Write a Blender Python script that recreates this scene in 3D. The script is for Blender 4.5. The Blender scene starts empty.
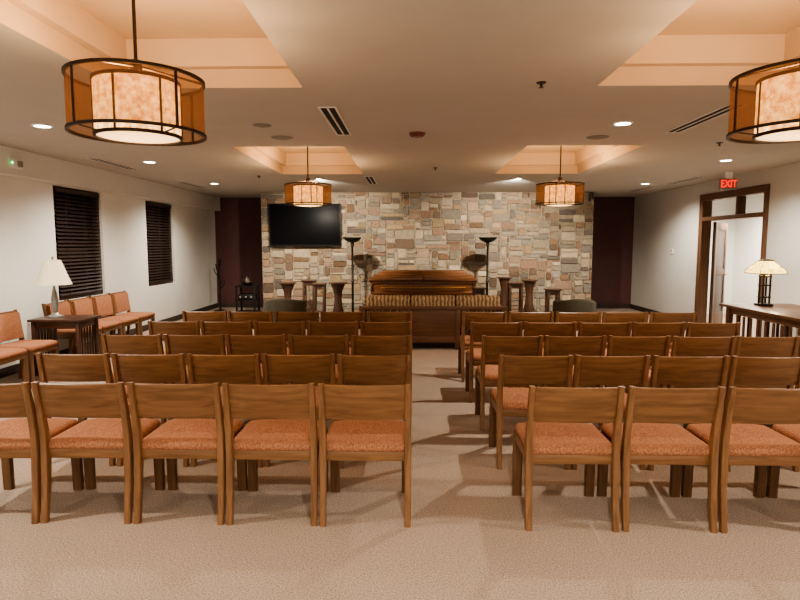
import bpy, bmesh, math, random
from mathutils import Matrix, Vector
random.seed(7)
R=math.radians
COL=bpy.context.scene.collection

# ------------------------------------------------------------ materials
def newmat(name):
    m=bpy.data.materials.new(name); m.use_nodes=True
    nt=m.node_tree; b=nt.nodes['Principled BSDF']
    return m,nt,b
def plain(name,col,rough=.5,metal=0,noise=0,nscale=20,bump=0,bscale=200,emit=None,es=0,spec=None):
    m,nt,b=newmat(name)
    b.inputs['Base Color'].default_value=(*col,1); b.inputs['Roughness'].default_value=rough
    b.inputs['Metallic'].default_value=metal
    if spec is not None: b.inputs['Specular IOR Level'].default_value=spec
    tc=nt.nodes.new('ShaderNodeTexCoord')
    if noise:
        n=nt.nodes.new('ShaderNodeTexNoise'); n.inputs['Scale'].default_value=nscale; n.inputs['Detail'].default_value=4
        nt.links.new(tc.outputs['Object'],n.inputs['Vector'])
        r=nt.nodes.new('ShaderNodeValToRGB')
        r.color_ramp.elements[0].position=.35; r.color_ramp.elements[1].position=.65
        r.color_ramp.elements[0].color=(*[c*(1-noise) for c in col],1)
        r.color_ramp.elements[1].color=(*[min(1,c*(1+noise)) for c in col],1)
        nt.links.new(n.outputs['Fac'],r.inputs['Fac']); nt.links.new(r.outputs['Color'],b.inputs['Base Color'])
    if bump:
        n=nt.nodes.new('ShaderNodeTexNoise'); n.inputs['Scale'].default_value=bscale; n.inputs['Detail'].default_value=3
        nt.links.new(tc.outputs['Object'],n.inputs['Vector'])
        bp=nt.nodes.new('ShaderNodeBump'); bp.inputs['Strength'].default_value=bump; bp.inputs['Distance'].default_value=.01
        nt.links.new(n.outputs['Fac'],bp.inputs['Height']); nt.links.new(bp.outputs['Normal'],b.inputs['Normal'])
    if emit:
        b.inputs['Emission Color'].default_value=(*emit,1); b.inputs['Emission Strength'].default_value=es
    return m
def wood(name,c1,c2,axis='Z',rough=.35,sc=1.0):
    m,nt,b=newmat(name)
    tc=nt.nodes.new('ShaderNodeTexCoord'); mp=nt.nodes.new('ShaderNodeMapping')
    s=[45*sc,45*sc,45*sc]; s['XYZ'.index(axis)]=3*sc
    mp.inputs['Scale'].default_value=s
    nt.links.new(tc.outputs['Object'],mp.inputs['Vector'])
    oi=nt.nodes.new('ShaderNodeObjectInfo')
    ad=nt.nodes.new('ShaderNodeVectorMath'); ad.operation='ADD'
    ml=nt.nodes.new('ShaderNodeMath'); ml.operation='MULTIPLY'; ml.inputs[1].default_value=30
    nt.links.new(oi.outputs['Random'],ml.inputs[0])
    nt.links.new(mp.outputs['Vector'],ad.inputs[0]); nt.links.new(ml.outputs[0],ad.inputs[1])
    n=nt.nodes.new('ShaderNodeTexNoise'); n.inputs['Scale'].default_value=1; n.inputs['Detail'].default_value=5; n.inputs['Distortion'].default_value=.6
    nt.links.new(ad.outputs[0],n.inputs['Vector'])
    r=nt.nodes.new('ShaderNodeValToRGB'); r.color_ramp.elements[0].position=.3; r.color_ramp.elements[1].position=.7
    r.color_ramp.elements[0].color=(*c1,1); r.color_ramp.elements[1].color=(*c2,1)
    nt.links.new(n.outputs['Fac'],r.inputs['Fac']); nt.links.new(r.outputs['Color'],b.inputs['Base Color'])
    b.inputs['Roughness'].default_value=rough
    bp=nt.nodes.new('ShaderNodeBump'); bp.inputs['Strength'].default_value=.08; bp.inputs['Distance'].default_value=.004
    nt.links.new(n.outputs['Fac'],bp.inputs['Height']); nt.links.new(bp.outputs['Normal'],b.inputs['Normal'])
    return m

M={}
O1,O2=(.135,.064,.026),(.245,.125,.055)
M['oakZ']=wood('oak_vertical',O1,O2,'Z')
M['oakX']=wood('oak_across',O1,O2,'X')
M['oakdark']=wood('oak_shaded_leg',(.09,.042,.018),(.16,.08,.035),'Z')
M['darkZ']=wood('dark_wood_vertical',(.035,.015,.009),(.085,.038,.022),'Z',.35)
M['darkX']=wood('dark_wood_across',(.035,.015,.009),(.085,.038,.022),'X',.35)
M['pedwood']=wood('pedestal_wood',(.035,.017,.010),(.085,.040,.024),'Z',.35)
M['sofawood']=wood('sofa_wood',(.08,.035,.016),(.16,.07,.032),'X',.4)
M['doorwood']=wood('door_wood',(.09,.044,.022),(.16,.08,.042),'Z',.45)
M['casket']=wood('casket_wood',(.08,.029,.010),(.18,.070,.022),'X',.33)
M['casketdark']=wood('casket_moulding',(.035,.012,.005),(.08,.026,.01),'X',.28)
M['seat']=plain('orange_seat_fabric',(.34,.155,.085),.95,noise=.36,nscale=120,bump=.4,bscale=260,spec=.15)
M['ceiling']=plain('ceiling_paint',(.47,.44,.40),.9,noise=.02,nscale=3,bump=.1,bscale=150)
M['tray']=plain('tray_tan',(.60,.46,.32),.9,noise=.02,nscale=3,bump=.1,bscale=150)  # trays a warmer tan than the ceiling around them
M['wall']=plain('wall_paint',(.69,.675,.63),.85,noise=.015,nscale=2,bump=.1,bscale=120)
M['wallg']=plain('grey_wall_paint',(.56,.55,.52),.85,noise=.015,nscale=2,bump=.1,bscale=120)
M['burg']=plain('burgundy_paint',(.09,.034,.034),.7,noise=.06,nscale=3)
M['base']=plain('baseboard_paint',(.045,.03,.024),.5,noise=.1,nscale=8)
M['black']=plain('black_metal',(.010,.009,.008),.5,.2,noise=.1,nscale=15,spec=.3)
M['bronze']=plain('bronze_metal',(.032,.019,.014),.45,.4,noise=.2,nscale=25)
M['silver']=plain('silver_grey_metal',(.26,.25,.235),.4,.5,noise=.15,nscale=25)
M['screen']=plain('tv_screen',(.004,.004,.005),.4,noise=.1,nscale=2,spec=.08)
M['blackplastic']=plain('black_plastic',(.010,.010,.010),.45,noise=.1,nscale=8,spec=.3)
M['white']=plain('white_plastic',(.7,.68,.64),.5,noise=.02,nscale=8)
M['greyplastic']=plain('grey_plastic',(.22,.2,.18),.6,noise=.05,nscale=8)
M['brownplastic']=plain('red_brown_plastic',(.13,.03,.02),.5,noise=.05,nscale=8)
M['dark']=plain('dark_slot',(.01,.01,.01),.9,noise=.1,nscale=8)
M['green']=plain('green_indicator',(.05,.5,.1),.5,emit=(.1,1,.25),es=2.0)
M['blind']=wood('blind_wood',(.022,.013,.011),(.045,.026,.02),'Y',.45)
M['glass']=plain('night_glass',(.004,.005,.008),.08,noise=.1,nscale=2)
M['lens']=plain('downlight_lens',(.9,.9,.85),.5,emit=(1,.93,.8),es=14)
M['brass']=plain('aged_brass',(.4,.24,.09),.35,.9,noise=.1,nscale=20)
M['tub']=plain('dark_olive_fabric',(.055,.05,.033),.9,noise=.15,nscale=60,bump=.3,bscale=250)
M['cream']=plain('cream_shade_fabric',(.78,.68,.50),.9,noise=.05,nscale=80,emit=(1,.75,.45),es=.05)
M['exitred']=plain('exit_red_letters',(.6,.01,.005),.5,emit=(1,.01,.005),es=.9)
M['skirt']=plain('bier_fabric',(.07,.02,.02),.9,noise=.2,nscale=20)

def carpet():
    m,nt,b=newmat('speckled_carpet'); N=nt.nodes; L=nt.links
    tc=N.new('ShaderNodeTexCoord')
    n=N.new('ShaderNodeTexNoise'); n.inputs['Scale'].default_value=120; n.inputs['Detail'].default_value=6; n.inputs['Roughness'].default_value=.8
    L.new(tc.outputs['Object'],n.inputs['Vector'])
    r=N.new('ShaderNodeValToRGB'); e=r.color_ramp.elements
    e[0].position=.37; e[0].color=(.17,.125,.095,1); e[1].position=.63; e[1].color=(.56,.45,.36,1)
    k=r.color_ramp.elements.new(.5); k.color=(.34,.265,.207,1)
    L.new(n.outputs['Fac'],r.inputs['Fac'])
    n2=N.new('ShaderNodeTexNoise'); n2.inputs['Scale'].default_value=1.3; n2.inputs['Detail'].default_value=3
    L.new(tc.outputs['Object'],n2.inputs['Vector'])
    mr=N.new('ShaderNodeMapRange'); mr.inputs[3].default_value=.92; mr.inputs[4].default_value=1.08
    L.new(n2.outputs['Fac'],mr.inputs[0])
    mx=N.new('ShaderNodeVectorMath'); mx.operation='SCALE'
    L.new(r.outputs['Color'],mx.inputs[0]); L.new(mr.outputs[0],mx.inputs['Scale'])
    L.new(mx.outputs[0],b.inputs['Base Color']); b.inputs['Roughness'].default_value=.97
    b.inputs['Specular IOR Level'].default_value=.15
    bp=N.new('ShaderNodeBump'); bp.inputs['Strength'].default_value=.5; bp.inputs['Distance'].default_value=.008
    L.new(n.outputs['Fac'],bp.inputs['Height']); L.new(bp.outputs['Normal'],b.inputs['Normal'])
    return m
M['carpet']=carpet()
def stone():
    m,nt,b=newmat('ashlar_stone'); N=nt.nodes; L=nt.links
    vc=N.new('ShaderNodeVertexColor'); vc.layer_name='Col'
    tc=N.new('ShaderNodeTexCoord')
    n=N.new('ShaderNodeTexNoise'); n.inputs['Scale'].default_value=16; n.inputs['Detail'].default_value=8; n.inputs['Roughness'].default_value=.7
    L.new(tc.outputs['Object'],n.inputs['Vector'])
    mr=N.new('ShaderNodeMapRange'); mr.inputs[1].default_value=.3; mr.inputs[2].default_value=.7; mr.inputs[3].default_value=.7; mr.inputs[4].default_value=1.28
    L.new(n.outputs['Fac'],mr.inputs[0])
    mx=N.new('ShaderNodeVectorMath'); mx.operation='SCALE'
    L.new(vc.outputs['Color'],mx.inputs[0]); L.new(mr.outputs[0],mx.inputs['Scale'])
    L.new(mx.outputs[0],b.inputs['Base Color']); b.inputs['Roughness'].default_value=.9
    bp=N.new('ShaderNodeBump'); bp.inputs['Strength'].default_value=.6; bp.inputs['Distance'].default_value=.02
    L.new(n.outputs['Fac'],bp.inputs['Height']); L.new(bp.outputs['Normal'],b.inputs['Normal'])
    return m
M['stone']=stone()
def cushion_pat():
    m,nt,b=newmat('gold_leaf_fabric'); N=nt.nodes; L=nt.links
    tc=N.new('ShaderNodeTexCoord'); v=N.new('ShaderNodeTexWave'); v.bands_direction='X'
    v.inputs['Scale'].default_value=5.5; v.inputs['Distortion'].default_value=3.5; v.inputs['Detail'].default_value=2; v.inputs['Detail Scale'].default_value=3
    L.new(tc.outputs['Object'],v.inputs['Vector'])
    r=N.new('ShaderNodeValToRGB'); e=r.color_ramp.elements
    e[0].position=.25; e[0].color=(.15,.095,.05,1); e[1].position=.75; e[1].color=(.42,.31,.18,1)
    L.new(v.outputs['Fac'],r.inputs['Fac']); L.new(r.outputs['Color'],b.inputs['Base Color'])
    b.inputs['Roughness'].default_value=.9
    return m
M['gold']=cushion_pat()
def shade(name,col,transp,emit,es,nscale=14,nmin=.55,tcol=None,emit2=None):
    m=bpy.data.materials.new(name); m.use_nodes=True; nt=m.node_tree; N=nt.nodes; L=nt.links
    N.clear(); out=N.new('ShaderNodeOutputMaterial')
    tc=N.new('ShaderNodeTexCoord'); n=N.new('ShaderNodeTexNoise'); n.inputs['Scale'].default_value=nscale; n.inputs['Detail'].default_value=6; n.inputs['Roughness'].default_value=.65
    L.new(tc.outputs['Object'],n.inputs['Vector'])
    mr=N.new('ShaderNodeMapRange'); mr.inputs[1].default_value=.35; mr.inputs[2].default_value=.65; mr.inputs[3].default_value=nmin*es; mr.inputs[4].default_value=es
    L.new(n.outputs['Fac'],mr.inputs[0])
    d=N.new('ShaderNodeBsdfDiffuse'); d.inputs[0].default_value=(*col,1)
    t=N.new('ShaderNodeBsdfTranslucent'); t.inputs[0].default_value=(*col,1)
    a=N.new('ShaderNodeMixShader'); a.inputs[0].default_value=.5; L.new(d.outputs[0],a.inputs[1]); L.new(t.outputs[0],a.inputs[2])
    e=N.new('ShaderNodeEmission'); e.inputs[0].default_value=(*emit,1); L.new(mr.outputs[0],e.inputs[1])
    if emit2:
        rp=N.new('ShaderNodeValToRGB'); rp.color_ramp.elements[0].position=.38; rp.color_ramp.elements[1].position=.6
        rp.color_ramp.elements[0].color=(*emit2,1); rp.color_ramp.elements[1].color=(*emit,1)
        L.new(n.outputs['Fac'],rp.inputs[0]); L.new(rp.outputs[0],e.inputs[0])
    s=N.new('ShaderNodeAddShader'); L.new(a.outputs[0],s.inputs[0]); L.new(e.outputs[0],s.inputs[1])
    tr=N.new('ShaderNodeBsdfTransparent'); tr.inputs[0].default_value=(*(tcol or [min(1,c+.25) for c in col]),1)
    f=N.new('ShaderNodeMixShader'); f.inputs[0].default_value=transp
    L.new(s.outputs[0],f.inputs[1]); L.new(tr.outputs[0],f.inputs[2]); L.new(f.outputs[0],out.inputs[0])
    return m
M['mesh_shade']=shade('brown_mesh_shade',(.21,.11,.065),.54,(1,.45,.2),.05,60,tcol=(.88,.72,.56))
M['mica']=shade('mica_shade',(.05,.03,.015),.03,(1,.64,.25),1.75,26,.36,emit2=(1,.42,.11))
M['diff']=shade('diffuser_glass',(.2,.16,.11),.35,(1,.74,.42),.9,5,.8)
M['art']=shade('art_glass',(.2,.15,.06),.05,(1,.74,.20),2.4,22,.4,emit2=(.85,.60,.08))

# ------------------------------------------------------------ mesh helpers
def finish(bm,name,mat,parent=None,loc=(0,0,0),rot=(0,0,0),smooth=True,angle=35):
    me=bpy.data.meshes.new(name); bmesh.ops.recalc_face_normals(bm,faces=bm.faces[:]); bm.to_mesh(me); bm.free()
    mats=mat if isinstance(mat,(list,tuple)) else [mat]
    for x in mats: me.materials.append(M[x] if isinstance(x,str) else x)
    if smooth:
        me.shade_smooth(); me.set_sharp_from_angle(angle=R(angle))
    o=bpy.data.objects.new(name,me); COL.objects.link(o)
    o.location=loc; o.rotation_euler=rot
    if parent: o.parent=parent
    return o
def bbox(bm,c,s,bev=0,rot=None,mi=0):
    mtx=Matrix.Translation(c)@(rot.to_4x4() if rot else Matrix.Identity(4))@Matrix.Diagonal((*s,1))
    r=bmesh.ops.create_cube(bm,size=1,matrix=mtx); vs=r['verts']
    fs=set(f for v in vs for f in v.link_faces)
    for f in fs: f.material_index=mi
    if bev:
        es=list(set(e for v in vs for e in v.link_edges))
        bmesh.ops.bevel(bm,geom=es,offset=bev,segments=2,affect='EDGES',profile=.5)
def lathe(bm,prof,c=(0,0,0),n=32,closed=False):
    rings=[]
    for r,z in prof:
        if r<1e-5: rings.append([bm.verts.new((c[0],c[1],c[2]+z))])
        else: rings.append([bm.verts.new((c[0]+r*math.cos(2*math.pi*i/n),c[1]+r*math.sin(2*math.pi*i/n),c[2]+z)) for i in range(n)])
    k=len(rings)
    for j in range(k if closed else k-1):
        a=rings[j]; b=rings[(j+1)%k]
        for i in range(n):
            i2=(i+1)%n
            if len(a)==1 and len(b)==1: continue
            if len(a)==1: bm.faces.new((a[0],b[i],b[i2]))
            elif len(b)==1: bm.faces.new((a[i],a[i2],b[0]))
            else: bm.faces.new((a[i],a[i2],b[i2],b[i]))
def rrect(hx,hy,r,seg=4):
    pts=[]; r=min(r,hx-.0001,hy-.0001)
    for cx,cy,a0 in((hx-r,hy-r,0),(-hx+r,hy-r,90),(-hx+r,-hy+r,180),(hx-r,-hy+r,270)):
        for i in range(seg+1):
            a=R(a0+90*i/seg); pts.append((cx+r*math.cos(a),cy+r*math.sin(a)))
    return pts
def loft(bm,rings,cap=True,seg=4):
    prev=None; first=None
    for ring in rings:
        hx,hy,z,r=ring[:4]
        cur=[bm.verts.new((x,y,z)) for x,y in rrect(hx,hy,r,seg)]
        if prev:
            n=len(cur)
            for i in range(n): bm.faces.new((prev[i],prev[(i+1)%n],cur[(i+1)%n],cur[i]))
        else: first=cur
        prev=cur
    if cap: bm.faces.new(first[::-1]); bm.faces.new(prev)
def sweep_post(bm,pts):
    prev=None
    for x,y,z,wx,wy in pts:
        q=rrect(wx/2,wy/2,.008,2)
        cur=[bm.verts.new((x+a,y+b,z)) for a,b in q]
        if prev:
            n=len(cur)
            for i in range(n): bm.faces.new((prev[i],prev[(i+1)%n],cur[(i+1)%n],cur[i]))
        else: bm.faces.new(cur[::-1])
        prev=cur
    bm.faces.new(prev)
def tube(bm,pts,r=.01,n=10):
    prev=None
    for k,p in enumerate(pts):
        p=Vector(p); d=(Vector(pts[min(k+1,len(pts)-1)])-Vector(pts[max(k-1,0)])).normalized()
        q=d.to_track_quat('Z','Y')
        rr=r[k] if isinstance(r,(list,tuple)) else r
        cur=[bm.verts.new(p+q@Vector((rr*math.cos(2*math.pi*i/n),rr*math.sin(2*math.pi*i/n),0))) for i in range(n)]
        if prev:
            for i in range(n): bm.faces.new((prev[i],prev[(i+1)%n],cur[(i+1)%n],cur[i]))
        else: bm.faces.new(cur[::-1])
        prev=cur
    bm.faces.new(prev)
def B(name,c,s,mat,parent=None,bev=.004,rot=(0,0,0)):
    bm=bmesh.new(); bbox(bm,(0,0,0),s,bev); return finish(bm,name,mat,parent,c,rot)
def multi(name,boxes,mat,parent=None,bev=.003,loc=(0,0,0)):
    bm=bmesh.new()
    for c,s in boxes: bbox(bm,c,s,bev)
    return finish(bm,name,mat,parent,loc)
def root(name,label,cat,loc=(0,0,0),rz=0,group=None):
    o=bpy.data.objects.new(name,None); COL.objects.link(o); o.empty_display_size=.1
    o.location=loc; o.rotation_euler=(0,0,rz); tag(o,label,cat,group); return o
def tag(o,label,cat,group=None):
    o['label']=label; o['category']=cat
    if group: o['group']=group
def struct(o): o['kind']='structure'; return o
def clone(o,loc,rz,label=None):
    def rec(s,par):
        n=s.copy(); COL.objects.link(n)
        if par: n.parent=par; n.matrix_parent_inverse=s.matrix_parent_inverse.copy()
        for ch in list(s.children): rec(ch,n)
        return n
    n=rec(o,None); n.location=loc; n.rotation_euler=(0,0,rz)
    if label: n['label']=label
    return n
def light(name,kind,energy,col,parent,loc,rot=(0,0,0),size=.1,angle=120,blend=1):
    l=bpy.data.lights.new(name,kind); l.energy=energy; l.color=col
    if kind in('POINT','SPOT'): l.shadow_soft_size=size
    if kind=='SPOT': l.spot_size=R(angle); l.spot_blend=blend
    o=bpy.data.objects.new(name,l); COL.objects.link(o); o.location=loc; o.rotation_euler=rot
    if parent: o.parent=parent
    return o

# ------------------------------------------------------------ room shell
XL,XR,YB,YF,H=-4.94,5.47,14.5,-2.0,2.75
bm=bmesh.new(); bbox(bm,((XL+8)/2-.1,(YB+YF)/2,-.05),(8-XL+.4,YB-YF+.4,.1)); struct(finish(bm,'floor','carpet',smooth=False))
TX=[(-2.15,-.81),(1.35,2.71)]; TY=[(1.65,4.38),(6.96,9.69)]
xs=sorted([XL-.1,XR+.1]+[a for t in TX for a in t]); ys=sorted([YF-.1,YB+.1]+[a for t in TY for a in t])
bm=bmesh.new()
def quad(p,mi=0):
    f=bm.faces.new([bm.verts.new(q) for q in p]); f.material_index=mi
for i in range(len(xs)-1):
    for j in range(len(ys)-1):
        cx,cy=(xs[i]+xs[i+1])/2,(ys[j]+ys[j+1])/2
        if any(a<cx<b for a,b in TX) and any(a<cy<b for a,b in TY): continue
        quad([(xs[i],ys[j],H),(xs[i],ys[j+1],H),(xs[i+1],ys[j+1],H),(xs[i+1],ys[j],H)])
for a,b in TX:
    for c,d in TY:
        def ringq(r0,r1):
            (x0,x1,y0,y1,z),(X0,X1,Y0,Y1,Z)=r0,r1
            p=[(x0,y0,z),(x1,y0,z),(x1,y1,z),(x0,y1,z)]; q=[(X0,Y0,Z),(X1,Y0,Z),(X1,Y1,Z),(X0,Y1,Z)]
            for k in range(4): quad([p[k],p[(k+1)%4],q[(k+1)%4],q[k]],1)
        e=.07
        r=[(a,b,c,d,H),(a,b,c,d,2.885),(a+e,b-e,c+e,d-e,2.885),(a+e,b-e,c+e,d-e,3.08)]
        for k in range(3): ringq(r[k],r[k+1])
        x0,x1,y0,y1,z=r[3]; quad([(x0,y0,z),(x0,y1,z),(x1,y1,z),(x1,y0,z)],1)
struct(finish(bm,'ceiling',['ceiling','tray'],smooth=False))
def wallboxes(name,boxes,mat):
    bm=bmesh.new()
    for lo,hi in boxes:
        bbox(bm,[(l+h)/2 for l,h in zip(lo,hi)],[h-l for l,h in zip(lo,hi)])
    return struct(finish(bm,name,mat,smooth=False))
W1=(7.95,9.18); W2=(10.72,11.92); WZ=(.80,2.41)
T=.2
wallboxes('wall_left',[((XL-T,YF,0),(XL,YB,WZ[0])),((XL-T,YF,WZ[1]),(XL,YB,H)),((XL-T,YF,WZ[0]),(XL,W1[0],WZ[1])),((XL-T,W1[1],WZ[0]),(XL,W2[0],WZ[1])),((XL-T,W2[1],WZ[0]),(XL,YB,WZ[1]))],'wall')
wallboxes('trim_1',[((XL,YF,WZ[1]+.03),(XL+.14,YB,H-.002)),((XL,YF,WZ[1]+.015),(XL+.155,YB,WZ[1]+.04))],'wall')
D0,D1,DZ=9.12,11.15,2.47
wallboxes('wall_right',[((XR,YF,0),(XR+.14,D0,H)),((XR,D1,0),(XR+.14,YB,H)),((XR,D0,DZ),(XR+.14,D1,H))],'wallg')
wallboxes('wall_back',[((XL-T,YB,0),(8,YB+.1,H))],'burg')
wallboxes('wall_front',[((XL-T,YF-.1,0),(XR+.14,YF,H))],'wallg')
wallboxes('wall_hallway',[((7.3,8.0,0),(7.4,YB,2.75)),((XR+.14,7.9,0),(7.4,8.0,2.75)),((XR+.14,13.3,0),(7.3,13.4,2.75))],'wall')
wallboxes('ceiling_hallway',[((XR+.14,7.9,2.6),(7.3,13.3,2.7))],'ceiling')
wallboxes('baseboard_left',[((XL,YF,0),(XL+.018,YB,.11))],'base')
wallboxes('baseboard_right',[((XR-.018,YF,0),(XR,D0-.09,.11)),((XR-.018,D1+.09,0),(XR,YB,.11))],'base')
wallboxes('baseboard_back',[((XL+.02,YB-.018,0),(-3.45,YB,.11)),((4.04,YB-.018,0),(XR-.02,YB,.11))],'base')
# stone wall
SX0,SX1,SY=-3.39,4.02,13.02
bm=bmesh.new(); cl=bm.loops.layers.color.new('Col')
def paint(faces,c):
    for f in faces:
        for l in f.loops: l[cl]=(*c,1)
bbox(bm,((SX0+SX1)/2,(SY+YB)/2+.003,H/2-.001),(SX1-SX0,YB-SY-.006,H-.004)); paint(bm.faces,(.58,.53,.46))
pal=[(.60,.55,.47),(.57,.51,.43),(.63,.58,.50),(.59,.54,.46),(.54,.49,.42),(.49,.46,.41),(.45,.42,.38),(.50,.47,.43),(.50,.40,.33),(.54,.45,.38),(.56,.48,.40),(.41,.34,.28),(.54,.46,.36),(.45,.35,.27),(.60,.54,.46),(.56,.51,.45),(.40,.37,.34)]
nc,nr=116,66; cw=(SX1-SX0)/nc; ch=(H-.01)/nr
occ=[[0]*nc for _ in range(nr)]
for r in range(nr):
    for c in range(nc):
        if occ[r][c]: continue
        h=random.choice([1,2,2,3,3,4,5])
        w=random.choice([2,3,4,5,6,8]) if h<3 else random.choice([3,4,5,6,7])
        k=0
        while k<w and c+k<nc and not occ[r][c+k]: k+=1
        w=k; h=min(h,nr-r)
        for a in range(h):
            for b in range(w): occ[r+a][c+b]=1
        g_=.006
        x0=SX0+c*cw+g_; x1=SX0+(c+w)*cw-g_; z0=r*ch+g_+.003; z1=(r+h)*ch-g_*.6+.003
        d=.008+random.random()*.02; j=lambda s=.007: random.uniform(-s,s)
        cor=[(x0+j(),z0+j(.005)),(x1+j(),z0+j(.005)),(x1+j(),z1+j(.005)),(x0+j(),z1+j(.005))]
        mx_,mz_=(x0+x1)/2,(z0+z1)/2
        pts=[]
        for q in range(4):
            a,b=cor[q],cor[(q+1)%4]
            ln=math.hypot(b[0]-a[0],b[1]-a[1]); t=min(.3,.018/max(ln,.01))
            pts+= [(a[0]+(b[0]-a[0])*t,a[1]+(b[1]-a[1])*t),(a[0]+(b[0]-a[0])*(1-t),a[1]+(b[1]-a[1])*(1-t))]
        bk=[bm.verts.new((x,SY+.004,z)) for x,z in pts]
        fx=[(mx_+(x-mx_)*(1-.010/max(.03,(x1-x0)/2)),mz_+(z-mz_)*(1-.007/max(.018,(z1-z0)/2))) for x,z in pts]
        fr=[bm.verts.new((x,SY-d+j(.003),z)) for x,z in fx]
        fs=[bm.faces.new(fr)]
        for q in range(8): fs.append(bm.faces.new((bk[q],bk[(q+1)%8],fr[(q+1)%8],fr[q])))
        base=random.choice(pal); g=random.uniform(.82,1.1)
        paint(fs,[min(1,v*g) for v in base])
struct(finish(bm,'wall_stone','stone',smooth=False))

# windows + blinds
for k,(a,b) in enumerate((W1,W2)):
    bm=bmesh.new(); yc=(a+b)/2; zc=sum(WZ)/2
    for c,s in (((XL-.1,a+.025,zc),(.12,.05,WZ[1]-WZ[0])),((XL-.1,b-.025,zc),(.12,.05,WZ[1]-WZ[0])),((XL-.1,yc,WZ[1]-.03),(.12,b-a-.1,.06)),((XL-.1,yc,WZ[0]+.03),(.12,b-a-.1,.06)),((XL-.13,yc,zc),(.03,b-a-.1,.04))):
        bbox(bm,c,s,.003)
    bbox(bm,(XL-.15,yc,zc),(.01,b-a-.06,WZ[1]-WZ[0]-.06),mi=1)
    struct(finish(bm,'window_%d'%(k+1),['darkZ','glass']))
    r=root('window_blind','dark brown wooden venetian blind, lowered and closed, in a window','blind',(XL-.02,yc,WZ[0]+.06),0,'wooden window blinds')
    hh=WZ[1]-WZ[0]-.12
    B('headrail',(0,0,hh+.01),(.05,b-a-.11,.06),'blind',r,.004)
    bm=bmesh.new(); ns=28
    for i in range(ns):
        bbox(bm,(0,0,.03+i*(hh-.05)/(ns-1)),(.05,b-a-.12,.004),0,Matrix.Rotation(R(42),3,'Y'))
    finish(bm,'slats','blind',r)
    B('bottom_rail',(0,0,.0),(.03,b-a-.12,.03),'blind',r,.004)
    bm=bmesh.new()
    for yy in(-.35,.35): tube(bm,[(.026,yy,.0),(.026,yy,hh)],.004,6)
    finish(bm,'ladder_cord','blind',r)

# door frame (with transom), door leaf
fr=.07; ym=9.97
bx=[]
def fb(lo,hi): bx.append(([(l+h)/2 for l,h in zip(lo,hi)],[h-l for l,h in zip(lo,hi)]))
x0,x1=XR-.02,XR+.16
fb((x0,D0,0),(x1,D0+fr,DZ)); fb((x0,D1-fr,0),(x1,D1,DZ)); fb((x0,D0+fr,DZ-fr),(x1,D1-fr,DZ)); fb((x0,D0+fr,2.03),(x1,D1-fr,2.10)); fb((x0+.02,ym-.03,2.10),(x1-.02,ym+.03,DZ-fr))
fb((x0-.005,D0-.05,0),(XR-.001,D0+.001,DZ+.05)); fb((x0-.005,D1-.001,0),(XR-.001,D1+.05,DZ+.05)); fb((x0-.005,D0,DZ-.001),(XR-.001,D1,DZ+.05))
struct(multi('trim_2',bx,'doorwood',bev=.004))
dr=root('door_1','dark wooden door standing open','door',(XR+.19,D1-.12,0),R(50)); dr['kind']='structure'
B('door_panel',(.47,0,1.01),(.92,.045,2.0),'darkZ',dr,.005)
multi('door_stile',[((.08,-.026,1.01),(.12,.01,1.98)),((.86,-.026,1.01),(.12,.01,1.98)),((.47,-.026,1.93),(.66,.01,.12)),((.47,-.026,.15),(.66,.01,.24)),((.47,-.026,1.05),(.66,.01,.12))],'doorwood',dr,.002)
bm=bmesh.new(); lathe(bm,[(0,0),(.03,0),(.03,.01),(.01,.015),(.01,.05)],n=16); h=finish(bm,'door_handle','brass',dr,(.86,-.03,1.0),(R(90),0,0))
bm=bmesh.new(); tube(bm,[(.86,-.08,1.0),(.76,-.085,1.0)],.01); finish(bm,'door_lever','brass',dr)

# ------------------------------------------------------------ chairs
def curved_panel(bm,hw,z0,z1,y0,y1,th,sag,n=12):
    cols=[]
    for i in range(n+1):
        t=-1+2*i/n; s=-sag*(1-t*t); x=t*hw
        pts=[(x,y0+s,z0+.005),(x,y0+s+.004,z0),(x,y0+s+th-.004,z0),(x,y0+s+th,z0+.005),(x,y1+s+th,z1-.005),(x,y1+s+th-.004,z1),(x,y1+s+.004,z1),(x,y1+s,z1-.005)]
        cols.append([bm.verts.new(p) for p in pts])
    m=8
    for i in range(n):
        for k in range(m): bm.faces.new((cols[i][k],cols[i][(k+1)%m],cols[i+1][(k+1)%m],cols[i+1][k]))
    bm.faces.new(cols[0]); bm.faces.new(cols[-1][::-1])
def make_chair(name,label,group,uphol=False):
    r=root(name,label,'chair',(0,0,0),0,group)
    for sx in(-1,1):
        bm=bmesh.new(); x=sx*.242
        sweep_post(bm,[(x,-.045,0,.036,.036),(x,-.015,.2,.038,.045),(x,.0,.40,.04,.056),(x,-.004,.52,.038,.05),(x,-.028,.68,.035,.042),(x,-.06,.828,.032,.034)])
        finish(bm,'leg','oakZ',r)
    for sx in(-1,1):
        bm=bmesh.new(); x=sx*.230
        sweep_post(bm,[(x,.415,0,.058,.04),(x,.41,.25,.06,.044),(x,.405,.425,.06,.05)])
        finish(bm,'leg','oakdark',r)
    bm=bmesh.new()
    curved_panel(bm,.227,.615,.820,-.022,-.056,.02,.018)
    finish(bm,'backrest','oakX',r)
    if uphol:
        bm=bmesh.new(); curved_panel(bm,.215,.50,.80,.006,-.03,.04,.022); finish(bm,'back_cushion','seat',r)
    multi('seat_frame',[((0,.012,.395),(.45,.026,.06)),((0,.425,.39),(.44,.026,.05)),((-.238,.205,.395),(.028,.36,.055)),((.238,.205,.395),(.028,.36,.055))],'oakX',r,.004)
    bm=bmesh.new()
    loft(bm,[(.2,.2,.412,.03),(.242,.225,.42,.04),(.25,.232,.44,.045),(.244,.226,.462,.05),(.21,.2,.474,.06),(.12,.12,.479,.06)])
    finish(bm,'seat','seat',r,(0,.222,0),angle=80)
    return r
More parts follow.
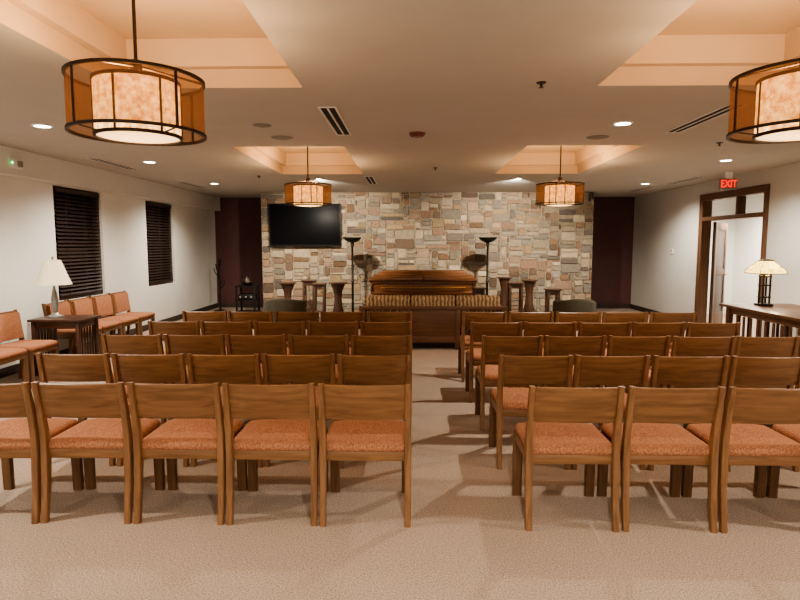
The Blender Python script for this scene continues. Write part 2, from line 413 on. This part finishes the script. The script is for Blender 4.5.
P=.537; rows=[3.20,4.06,4.93,5.80,6.67]
lab='honey-brown oak stacking chair with orange upholstered seat, in a row'
first=make_chair('row_chair',lab,'rows of oak chairs'); used=False
def place(x,y,rz,l):
    global used
    if not used:
        first.location=(x,y,0); first.rotation_euler=(0,0,rz); first['label']=l; used=True
    else: clone(first,(x,y,0),rz,l)
for i,y in enumerate(rows):
    for k in range(5):
        l=lab if k<4 else lab.replace('in a row','at the aisle end')
        place(-2.68+P*(k+.5)+random.uniform(-.004,.004)+.0,y+random.uniform(-.01,.01),R(random.uniform(-.5,.5)),l)
xs0=[.635,.60,.585,.58,.565]
for i,y in enumerate(rows):
    for k in range(4 if i==0 else 5):
        l=lab.replace('in a row','at the aisle end') if k==0 else lab
        place(xs0[i]+P*(k+.5)+random.uniform(-.004,.004),y-(.03 if i==0 else 0)+random.uniform(-.01,.01),R(random.uniform(-.5,.5)),l)
sc=make_chair('side_chair','oak side chair with orange padded back and seat against the wall','chairs along the wall',True)
sl=[5.9,6.46,7.62,8.17,8.72,9.27]
for i,y in enumerate(sl):
    x=-4.64 if i<2 else -4.74
    if i==0: sc.location=(x,y,0); sc.rotation_euler=(0,0,R(-90))
    else: clone(sc,(x,y,0),R(-90))

# ------------------------------------------------------------ pendants
def make_pendant():
    r=root('pendant_lamp','round bronze drum pendant with brown mesh and glowing mica shades','lamp',(0,0,2.31),0,'drum pendant lamps')
    RO=.325
    bm=bmesh.new(); lathe(bm,[(RO,-.13),(RO,.13)],n=64); finish(bm,'mesh_shade','mesh_shade',r)
    bm=bmesh.new()
    for z in(-.135,.135): lathe(bm,[(RO-.007,z-.007),(RO+.008,z-.007),(RO+.008,z+.007),(RO-.007,z+.007)],n=64,closed=True)
    for k in range(4):
        a=R(45+90*k+12); bbox(bm,(RO*math.cos(a),RO*math.sin(a),0),(.008,.012,.26),0,Matrix.Rotation(a,3,'Z'))
    for k in range(3):
        a=R(120*k+20); tube(bm,[(.02*math.cos(a),.02*math.sin(a),.2),(RO*math.cos(a),RO*math.sin(a),.14)],.006,8)
    finish(bm,'frame','bronze',r)
    RI=.205
    bm=bmesh.new(); lathe(bm,[(RI,-.145),(RI,.12)],n=48); finish(bm,'mica_shade','mica',r)
    bm=bmesh.new()
    for z in(-.15,.12): lathe(bm,[(RI-.006,z-.008),(RI+.008,z-.008),(RI+.008,z+.008),(RI-.006,z+.008)],n=48,closed=True)
    for k in range(6):
        a=R(60*k+25); bbox(bm,((RI+.004)*math.cos(a),(RI+.004)*math.sin(a),-.015),(.006,.010,.265),0,Matrix.Rotation(a,3,'Z'))
    for k in range(4):
        a=R(90*k+57); tube(bm,[(RI*math.cos(a),RI*math.sin(a),-.15),(.32*math.cos(a),.32*math.sin(a),-.135)],.004,6)
    finish(bm,'inner_frame','bronze',r)
    bm=bmesh.new(); lathe(bm,[(RI-.006,-.15),(.12,-.162),(0,-.167)],n=48); finish(bm,'diffuser','diff',r)
    bm=bmesh.new(); lathe(bm,[(0,.175),(.025,.175),(.03,.2),(.025,.23),(.009,.24),(.009,.74)],n=20); finish(bm,'stem','bronze',r)
    bm=bmesh.new(); lathe(bm,[(.009,.73),(.065,.745),(.07,.78),(0,.78)],n=32); finish(bm,'canopy','bronze',r)
    light('bulb','POINT',44,(1,.60,.29),r,(0,0,.07),size=.05)
    return r
pd=make_pendant(); pd.location=(-1.41,3.02,2.30)
for x,y in((1.96,3.02),(-1.48,8.3),(2.08,8.3)): clone(pd,(x,y,2.30),R(random.choice([10,30,50])))

# ------------------------------------------------------------ ceiling fittings
WARM=(1,.90,.765)
def make_down():
    r=root('recessed_light','round white recessed ceiling downlight, switched on','light',(0,0,H),0,'ceiling downlights')
    bm=bmesh.new(); lathe(bm,[(.072,.001),(.074,-.010),(.098,-.006),(.10,.001)],n=32,closed=True); finish(bm,'trim_ring','white',r)
    bm=bmesh.new(); lathe(bm,[(0,-.004),(.073,-.004)],n=32); finish(bm,'lens','lens',r)
    light('bulb','SPOT',165,WARM,r,(0,0,-.03),size=.04,angle=150,blend=.8)
    return r
dn=make_down(); dl=[(-3.61,5.7),(2.01,5.7),(4.32,8.2),(-3.69,8.19),(-3.77,11.1),(4.45,11.3),(-3.6,2.7),(4.2,2.7),(-3.6,-.3),(.3,.6),(4.2,-.3),(.3,-1.2)]  # those beside and behind the camera, out of view, added to light front carpet
for i,(x,y) in enumerate(dl):
    if i==0: dn.location=(x,y,H)
    else: clone(dn,(x,y,H),0)
def make_acc():
    r=root('accent_light','small recessed accent light aimed at the stone wall','light',(0,0,H),0,'accent lights by the stone wall')
    bm=bmesh.new(); lathe(bm,[(.045,.001),(.047,-.008),(.065,-.005),(.067,.001)],n=24,closed=True); finish(bm,'trim_ring','greyplastic',r)
    bm=bmesh.new(); lathe(bm,[(0,-.004),(.046,-.004)],n=24); finish(bm,'lens','lens',r)
    light('bulb','SPOT',430,(1,.89,.72),r,(0,0,-.03),(R(62),0,0),size=.045,angle=96,blend=.9)
    return r
ac=make_acc(); al=[(-1.66,10.35),(1.87,10.35)]
for i,(x,y) in enumerate(al):
    if i==0: ac.location=(x,y,H)
    else: clone(ac,(x,y,H),0)
def make_slot():
    r=root('air_diffuser','long slotted linear ceiling air diffuser','vent',(0,0,H),0,'ceiling slot diffusers')
    multi('frame',[((-.07,0,-.004),(.016,1.24,.009)),((.07,0,-.004),(.016,1.24,.009)),((0,0,-.004),(.016,1.24,.009)),((0,.612,-.004),(.15,.016,.009)),((0,-.612,-.004),(.15,.016,.009))],'white',r,.001)
    multi('slot',[((-.035,0,-.003),(.05,1.2,.003)),((.035,0,-.003),(.05,1.2,.003))],'dark',r,0)
    return r
sd=make_slot()
for i,(x,y) in enumerate([(-.72,5.6),(2.68,5.55),(-4.3,8.4),(-4.3,11.4),(-.75,10.6),(4.95,10.8),(4.8,12.4)]):
    if i==0: sd.location=(x,y,H)
    else: clone(sd,(x,y,H),0)
def disc(name,label,cat,x,y,rr,mat,h=.03):
    r=root(name,label,cat,(x,y,H))
    bm=bmesh.new(); lathe(bm,[(0,-h),(rr*.7,-h),(rr*.85,-h*.8),(rr,-h*.2),(rr,.001),(0,.001)],n=32); finish(bm,'housing',mat,r)
    bm=bmesh.new(); lathe(bm,[(rr*.3,-h-.002),(rr*.5,-h-.002),(rr*.5,-h+.001),(rr*.3,-h+.001)],n=24,closed=True); finish(bm,'ring','greyplastic',r)
disc('ceiling_speaker','round grey ceiling speaker grille','speaker',-1.41,6.38,.12,'greyplastic',.012)
disc('ceiling_speaker','round grey ceiling speaker grille','speaker',2.0,6.42,.12,'greyplastic',.012)
disc('smoke_detector','round reddish-brown smoke detector on the ceiling','smoke detector',.05,6.15,.085,'brownplastic',.04)
disc('smoke_detector','small grey round detector on the ceiling','smoke detector',-1.46,5.72,.09,'greyplastic',.012)
for i,(x,y) in enumerate([(.92,4.28),(-2.6,9.9),(.35,8.9),(-2.7,6.2),(3.5,6.8)]):
    r=root('fire_sprinkler','small metal fire sprinkler head in ceiling','sprinkler',(x,y,H),0,'ceiling sprinklers')
    bm=bmesh.new(); lathe(bm,[(0,.001),(.035,.001),(.032,-.008),(.01,-.01),(.008,-.03),(.018,-.034),(.018,-.037),(0,-.037)],n=20); finish(bm,'sprinkler_head','bronze',r)

# exit sign
ex=root('exit_sign','ceiling-mounted exit sign with red lit letters above doorway','exit sign',(5.03,9.45,2.55))
B('housing',(0,0,0),(.26,.05,.18),'greyplastic',ex,.008)
B('mount',(0,0,.143),(.12,.05,.12),'white',ex,.004)
cu=bpy.data.curves.new('t','FONT'); cu.body='EXIT'; cu.size=.16; cu.align_x='CENTER'; cu.align_y='CENTER'; cu.extrude=.002; cu.offset=.004
to=bpy.data.objects.new('t',cu); COL.objects.link(to); bpy.context.view_layer.update()
me=bpy.data.meshes.new_from_object(to.evaluated_get(bpy.context.evaluated_depsgraph_get())); me.materials.clear(); me.materials.append(M['exitred'])
bpy.data.objects.remove(to)
lt=bpy.data.objects.new('lettering',me); COL.objects.link(lt); lt.parent=ex; lt.location=(0,-.028,0); lt.scale=(.78,1,1); lt.rotation_euler=(R(90),0,0); lt['label']='red EXIT letters'

# television
tv=root('television','black flat-screen television mounted on the stone wall','television',(-2.38,SY-.125,2.02))
B('housing',(0,.012,0),(1.60,.04,.95),'blackplastic',tv,.01)
B('screen',(0,-.0095,.012),(1.55,.006,.89),'screen',tv,.001)
B('wall_bracket',(0,.0565,0),(.4,.072,.3),'black',tv,.004)

sp=root('emergency_unit','small white box with green indicator light on the bulkhead','emergency light',(XL+.17,7.0,2.57))
B('housing',(0,0,0),(.06,.16,.12),'white',sp,.01)
B('mount',(.04,0,-.01),(.03,.07,.07),'greyplastic',sp,.006)
bm=bmesh.new(); lathe(bm,[(0,0),(.014,0),(.012,.01),(0,.012)],n=16); finish(bm,'indicator','green',sp,(0,-.08,.0),(R(90),0,0))
th=root('thermostat','small white thermostat on the grey wall','thermostat',(XR-.013,12.3,1.45)); B('housing',(0,0,0),(.026,.1,.1),'white',th,.006); B('display',(-.013,0,.015),(.004,.06,.03),'greyplastic',th,.001)

# ------------------------------------------------------------ sofa
sf=root('sofa','mission style wooden sofa with gold-tan patterned cushions, facing casket','sofa',(.32,8.68,0))
hw=1.1
multi('back_frame',[((0,0,.64),(2*hw+.04,.06,.05)),((0,0,.16),(2*hw-.1,.035,.09))]+[((x,0,.325),(.07,.05,.60)) for x in(-hw+.035,-.37,.37,hw-.035)],'sofawood',sf,.004)
B('back_panel',(0,0,.41),(.68,.016,.42),'sofawood',sf,.002)
for sx in(-1,1): multi('slat_panel',[((sx*.715-.26+.13*i,.0,.41),(.045,.016,.42)) for i in range(5)],'sofawood',sf,.002)
for sx in(-1,1):
    multi('armrest',[((sx*(hw-.035),.4,.60),(.12,.78,.035)),((sx*(hw-.035),.76,.29),(.07,.06,.58)),((sx*(hw-.035),.4,.16),(.04,.68,.08))]+[((sx*(hw-.035),.12+.12*i,.39),(.016,.05,.40)) for i in range(6)],'sofawood',sf,.003)
B('seat_base',(0,.42,.25),(2*hw-.12,.72,.08),'sofawood',sf,.004)
for i in range(3):
    bm=bmesh.new(); loft(bm,[(.29,.31,0,.05),(.335,.35,.03,.07),(.34,.355,.08,.08),(.33,.34,.13,.08),(.26,.28,.155,.08)]); finish(bm,'seat_cushion','gold',sf,(-.68+.68*i,.42,.29),angle=80)
    bm=bmesh.new(); loft(bm,[(.31,.06,0,.05),(.335,.09,.04,.07),(.34,.1,.2,.08),(.337,.09,.36,.07),(.325,.06,.395,.05)]); finish(bm,'back_cushion','gold',sf,(-.68+.68*i,.15,.42),(R(8),0,0),angle=80)

# ------------------------------------------------------------ casket + bier
bi=root('casket_bier','dark draped bier carrying the casket','bier',(.22,11.95,0))
bm=bmesh.new(); loft(bm,[(.95,.3,0,.04),(.93,.29,.35,.04),(.93,.29,.55,.04)]); finish(bm,'drape','skirt',bi)
multi('bier_top',[((0,0,.565),(1.96,.62,.03))],'darkX',bi,.006)
ck=root('casket','polished brown wooden casket with closed stepped lid','casket',(.22,11.95,.58))
bm=bmesh.new(); loft(bm,[(1.05,.33,0,.03),(1.06,.34,.03,.03),(1.06,.34,.05,.03),(1.02,.31,.065,.03),(1.02,.31,.22,.03),(1.07,.34,.235,.03),(1.07,.34,.262,.03)]); finish(bm,'casket_body','casket',ck)
bm=bmesh.new(); loft(bm,[(1.085,.355,.264,.03),(1.09,.36,.29,.03),(1.07,.345,.30,.03)]); finish(bm,'lid_moulding','casketdark',ck)
for sx in(-1,1):
    bm=bmesh.new()
    prof=[(0,.33,.301),(0,.33,.345),(.045,.295,.352),(.05,.29,.385),(.12,.25,.395),(.135,.24,.43),(.20,.20,.445),(.21,.19,.475),(.22,.17,.482)]
    prev=None
    for ins,hy,z in prof:
        xo=1.055-ins; xi=.006
        cur=[bm.verts.new((sx*x,y,z)) for x,y in((xi,-hy),(xo,-hy),(xo,hy),(xi,hy))]
        if prev:
            for q in range(4): bm.faces.new((prev[q],prev[(q+1)%4],cur[(q+1)%4],cur[q]))
        else: bm.faces.new(cur)
        prev=cur
    bm.faces.new(prev[::-1])
    finish(bm,'lid','casket',ck,angle=12)
for sy in(-1,1):
    bm=bmesh.new(); tube(bm,[(-.85,sy*.37,.15),(.85,sy*.37,.15)],.016)
    for x in(-.75,-.25,.25,.75): tube(bm,[(x,sy*.305,.18),(x,sy*.37,.15)],.012,8)
    finish(bm,'handle','brass',ck)
multi('corner_post',[((sx*1.035,sy*.32,.14),(.04,.04,.155)) for sx in(-1,1) for sy in(-1,1)],'casketdark',ck,.008)

# ------------------------------------------------------------ torchieres
def make_torch():
    r=root('torchiere_lamp','tall black metal floor torchiere with round bowl shade','floor lamp',(0,0,0),0,'torchiere floor lamps')
    bm=bmesh.new(); lathe(bm,[(0,0),(.15,0),(.15,.02),(.1,.035),(.04,.05),(.026,.09),(0,.09)],n=32); finish(bm,'base','black',r)
    bm=bmesh.new(); lathe(bm,[(.024,.085),(.024,.8),(.038,.82),(.024,.84),(.022,1.55),(.04,1.58),(.028,1.64)],n=16); finish(bm,'pole','black',r)
    bm=bmesh.new(); lathe(bm,[(0,1.63),(.06,1.635),(.13,1.665),(.18,1.71),(.195,1.74),(.183,1.74),(.12,1.69),(0,1.66)],n=36); finish(bm,'lamp_shade','black',r)
    return r
tr=make_torch(); tr.location=(-1.25,12.1,0); clone(tr,(1.57,12.1,0),0)

# ------------------------------------------------------------ pedestals
def make_ped(h,w,label):
    r=root('pedestal_stand',label,'pedestal',(0,0,0),0,'flower pedestals by the casket')
    bm=bmesh.new(); lathe(bm,[(0,h-.035),(w-.03,h-.035),(w,h-.02),(w,h-.006),(w-.01,h),(0,h)],n=32); finish(bm,'top','pedwood',r)
    bm=bmesh.new(); lathe(bm,[(w*.8,h-.035),(w*.7,h-.08),(.085,h-.18),(.07,h-.3),(.08,h*.45),(.12,.22),(.09,.1),(0,.1)],n=24); finish(bm,'column','pedwood',r)
    bm=bmesh.new()
    for k in range(4):
        a=R(45+90*k); bbox(bm,(.12*math.cos(a),.12*math.sin(a),.05),(.19,.05,.10),.012,Matrix.Rotation(a,3,'Z'))
    finish(bm,'foot','pedwood',r)
    return r
def make_stand(h,w,label):
    r=root('plant_stand',label,'stand',(0,0,0),0,'wooden plant stands by the casket')
    B('top',(0,0,h-.015),(2*w,2*w,.03),'pedwood',r,.006)
    for sx in(-1,1):
        for sy in(-1,1): B('leg',(sx*(w-.045),sy*(w-.045),(h-.03)/2),(.042,.042,h-.03),'pedwood',r,.004)
    multi('apron',[((0,sy*(w-.045),h-.075),(2*w-.13,.018,.09)) for sy in(-1,1)]+[((sx*(w-.045),0,h-.075),(.018,2*w-.13,.09)) for sx in(-1,1)],'pedwood',r,.002)
    B('shelf',(0,0,.22),(2*w-.1,2*w-.1,.022),'pedwood',r,.002)
    return r
lp=' dark wooden pedestal stand with round flared top'
ls='square dark wooden plant stand with four legs and shelf'
hts={}
for t,x,y,h,w,s in[('p',-2.60,12.0,.80,.18,'low'),('s',-2.20,12.3,.84,.15,''),('s',-1.90,11.8,.80,.14,''),('p',-1.48,11.5,.84,.18,'tall'),('s',1.29,11.2,.76,.13,''),('p',1.97,12.35,.90,.16,'tall'),('s',2.07,11.6,.84,.16,''),('p',2.45,12.1,.86,.17,'tall'),('s',2.84,11.7,.70,.15,'')]:
    key=(t,h,w)
    if key in hts: clone(hts[key],(x,y,0),R(20))
    else:
        p=make_ped(h,w,s+lp) if t=='p' else make_stand(h,w,ls); p.location=(x,y,0); hts[key]=p

def make_tub():
    r=root('tub_armchair','smooth dark olive tub armchair facing the casket','armchair',(0,0,0),0,'tub armchairs')
    bm=bmesh.new()
    n=18; prev=None
    for i in range(n+1):
        a=R(170+200*i/n); hgt=.71-.05*abs(math.cos(a))**2
        ca,sa=math.cos(a),math.sin(a)
        prof=[(.25,.2),(.34,.2),(.35,.45),(.35,hgt-.04),(.33,hgt-.01),(.30,hgt),(.27,hgt-.01),(.255,hgt-.05),(.25,.4)]
        cur=[bm.verts.new((p*ca,p*sa,z)) for p,z in prof]
        m=len(prof)
        if prev:
            for k in range(m): bm.faces.new((prev[k],prev[(k+1)%m],cur[(k+1)%m],cur[k]))
        else: bm.faces.new(cur)
        prev=cur
    bm.faces.new(prev[::-1]); finish(bm,'backrest','tub',r,angle=60)
    bm=bmesh.new(); loft(bm,[(.22,.26,.18,.1),(.245,.29,.22,.12),(.245,.29,.38,.12),(.22,.26,.43,.12),(.1,.12,.445,.08)]); finish(bm,'seat','tub',r,(0,.05,0),angle=70)
    for sx in(-1,1):
        for yy in(-.18,.24):
            bm=bmesh.new(); loft(bm,[(.018,.018,0,.006),(.028,.028,.21,.006)]); finish(bm,'leg','darkZ',r,(sx*.18,yy,0))
    return r
tb=make_tub(); tb.location=(-2.15,9.7,0); clone(tb,(2.72,9.7,0),0)

# ------------------------------------------------------------ left alcove furniture
cs=root('coat_stand','dark slim branching metal stand beside the burgundy wall','coat stand',(-4.57,13.6,0))
bm=bmesh.new(); lathe(bm,[(0,0),(.16,0),(.15,.025),(.03,.05),(.022,.08),(.022,1.25),(0,1.27)],n=24); finish(bm,'pole','black',cs)
bm=bmesh.new()
for k in range(6):
    a=R(60*k+10); z=.55+.1*k
    tube(bm,[(.01*math.cos(a),.01*math.sin(a),z),(.09*math.cos(a),.09*math.sin(a),z+.06),(.12*math.cos(a),.12*math.sin(a),z+.18)],.011,8)
finish(bm,'hook','black',cs)
ld=root('media_rack','small open black rack with shelves beside stone wall','rack',(-3.66,12.75,0))
for sx in(-1,1):
    for sy in(-1,1): B('post',(sx*.2,sy*.18,.33),(.035,.035,.66),'black',ld,.003)
for z in(.1,.36,.67): B('shelf',(0,0,z),(.46,.42,.025),'black',ld,.003)
am=root('audio_amplifier','black audio amplifier on the open rack shelf','amplifier',(-3.66,12.75,.374))
B('housing',(0,0,.065),(.34,.30,.12),'blackplastic',am,.006)
bm=bmesh.new()
for x in(-.12,0,.12): lathe(bm,[(0,0),(.022,0),(.02,.02),(0,.02)],c=(x,0,0),n=16)
finish(bm,'knob','greyplastic',am,(0,-.15,.065),(R(90),0,0))
fl=root('metal_vase','dark metal vase on top of the open rack','vase',(-3.66,12.75,.684))
bm=bmesh.new(); lathe(bm,[(0,0),(.07,0),(.12,.07),(.10,.15),(.04,.21),(.055,.26),(.045,.26),(.03,.21),(0,.19)],n=24); finish(bm,'body','bronze',fl)
bm=bmesh.new()
for sx in(-1,1): tube(bm,[(sx*.05,0,.25),(sx*.12,0,.22),(sx*.13,0,.15),(sx*.105,0,.10)],.009,8)
finish(bm,'handle','bronze',fl)

# ------------------------------------------------------------ side table + lamp (left)
st=root('end_table','dark wooden slatted end table between side chairs','table',(-4.31,7.04,0))
B('top',(0,0,.68),(.64,.50,.03),'darkX',st,.006)
for sx in(-1,1):
    for sy in(-1,1): B('leg',(sx*.27,sy*.20,.3325),(.045,.045,.665),'darkZ',st)
multi('apron',[((0,sy*.20,.62),(.49,.022,.08)) for sy in(-1,1)]+[((sx*.27,0,.62),(.022,.35,.08)) for sx in(-1,1)],'darkX',st,.002)
B('shelf',(0,0,.16),(.50,.38,.025),'darkX',st,.003)
for sx in(-1,1): multi('slat_panel',[((sx*.27,-.12+.06*i,.375),(.014,.03,.41)) for i in range(5)],'darkZ',st,.001)
tl=root('table_lamp','table lamp with cream bell shade and silver-grey turned base','lamp',(-4.43,7.04,.696))
k=1.16
bm=bmesh.new(); lathe(bm,[(a*k,b*k) for a,b in[(0,0),(.075,0),(.075,.015),(.04,.03),(.022,.05),(.032,.12),(.034,.2),(.02,.28),(.012,.32),(.010,.42),(0,.42)]],n=28); finish(bm,'base','silver',tl)
bm=bmesh.new(); lathe(bm,[(a*k*.86,b*k) for a,b in[(.205,.35),(.17,.42),(.12,.54),(.09,.61)]],n=40); finish(bm,'lamp_shade','cream',tl)
bm=bmesh.new(); tube(bm,[(0,0,.42*k),(0,0,.62*k)],.004,8); lathe(bm,[(0,.62*k),(.012,.625*k),(.012,.64*k),(0,.65*k)],n=12)
for a in(0,120,240): tube(bm,[(0,0,.605*k),(.09*math.cos(R(a)),.09*math.sin(R(a)),.608*k)],.003,6)
finish(bm,'finial','brass',tl)

# ------------------------------------------------------------ console table + art-glass lamp (right)
ct=root('console_table','dark wooden mission library table with slatted ends','table',(4.86,7.3,0))
B('top',(0,0,.745),(1.0,1.9,.035),'sofawood',ct,.006)
for sx in(-1,1):
    for sy in(-1,1): B('leg',(sx*.41,sy*.84,.364),(.07,.07,.727),'sofawood',ct)
multi('apron',[((sx*.41,0,.68),(.025,1.61,.09)) for sx in(-1,1)]+[((0,sy*.84,.68),(.75,.025,.09)) for sy in(-1,1)]+[((0,sy*.84,.14),(.75,.03,.06)) for sy in(-1,1)]+[((-.41,0,.14),(.03,1.61,.06))],'sofawood',ct,.002)
for sy in(-1,1): multi('slat_panel',[((-.27+.135*i,sy*.84,.40),(.04,.014,.46)) for i in range(5)],'sofawood',ct,.001)
multi('slat_panel',[((-.41,-.64+.16*i,.40),(.014,.045,.46)) for i in range(9)],'sofawood',ct,.001)
B('shelf',(0,0,.17),(.7,1.6,.02),'darkX',ct,.003)
gl=root('art_glass_lamp','mission table lamp with glowing amber art-glass pyramid shade','lamp',(4.80,7.95,.763))
B('base',(0,0,.015),(.17,.17,.03),'bronze',gl,.006)
multi('post',[((sx*.045,sy*.045,.23),(.02,.02,.40)) for sx in(-1,1) for sy in(-1,1)]+[((0,0,.12),(.12,.12,.018)),((0,0,.28),(.12,.12,.018)),((0,0,.40),(.12,.12,.02))],'bronze',gl,.002)
bm=bmesh.new(); loft(bm,[(.18,.18,.44,.01),(.176,.176,.48,.01),(.062,.062,.61,.005)],cap=False,seg=1); finish(bm,'lamp_shade','art',gl,angle=20)
bm=bmesh.new(); loft(bm,[(.183,.183,.436,.01),(.187,.187,.438,.01),(.185,.185,.448,.01)],cap=False,seg=1); loft(bm,[(.065,.065,.608,.004),(.072,.072,.62,.004),(.03,.03,.635,.004)],seg=1)
for sx in(-1,1):
    for sy in(-1,1): tube(bm,[(sx*.178,sy*.178,.44),(sx*.177,sy*.177,.48),(sx*.063,sy*.063,.612)],.004,6)
    for t in(-.33,.33):
        tube(bm,[(sx*.178,t*.18,.48),(sx*.063,t*.063,.612)],.002,6); tube(bm,[(t*.18,sx*.178,.48),(t*.063,sx*.063,.612)],.002,6)
    tube(bm,[(sx*.179,-.178,.48),(sx*.179,.178,.48)],.002,6); tube(bm,[(-.178,sx*.179,.48),(.178,sx*.179,.48)],.002,6)
tube(bm,[(0,0,.41),(0,0,.61)],.006,8)
finish(bm,'shade_frame','bronze',gl)
light('bulb','POINT',9,(1,.78,.5),gl,(0.05,0,.50),size=.04)

hl=root('recessed_light','round white downlight in the hallway','light',(6.4,11.6,2.6))
bm=bmesh.new(); lathe(bm,[(0,-.004),(.08,-.004),(.08,.001)],n=24); finish(bm,'lens','lens',hl)
light('bulb','SPOT',330,(1,.92,.8),hl,(0,0,-.03),size=.06,angle=165,blend=.8)

# unseen area fill added behind the camera to brighten the room
fill=bpy.data.lights.new('area_fill','AREA'); fill.shape='RECTANGLE'; fill.size=8; fill.size_y=2.2; fill.energy=45; fill.color=(1,.89,.76)
go=bpy.data.objects.new('area_fill',fill); COL.objects.link(go); go.location=(.2,YF+.05,1.3); go.rotation_euler=(R(90),0,0)

w=bpy.data.worlds.new('World'); bpy.context.scene.world=w; w.use_nodes=True
w.node_tree.nodes['Background'].inputs[0].default_value=(.02,.02,.03,1); w.node_tree.nodes['Background'].inputs[1].default_value=.3
cam=bpy.data.cameras.new('camera'); cam.lens=26; cam.sensor_width=36; cam.clip_start=.05
co=bpy.data.objects.new('camera',cam); COL.objects.link(co); co.location=(0,0,1.6); co.rotation_euler=(R(90-5.53),0,R(1.2))
bpy.context.scene.camera=co
vs=bpy.context.scene.view_settings; vs.view_transform='AgX'; vs.look='AgX - Medium High Contrast'; vs.exposure=.88
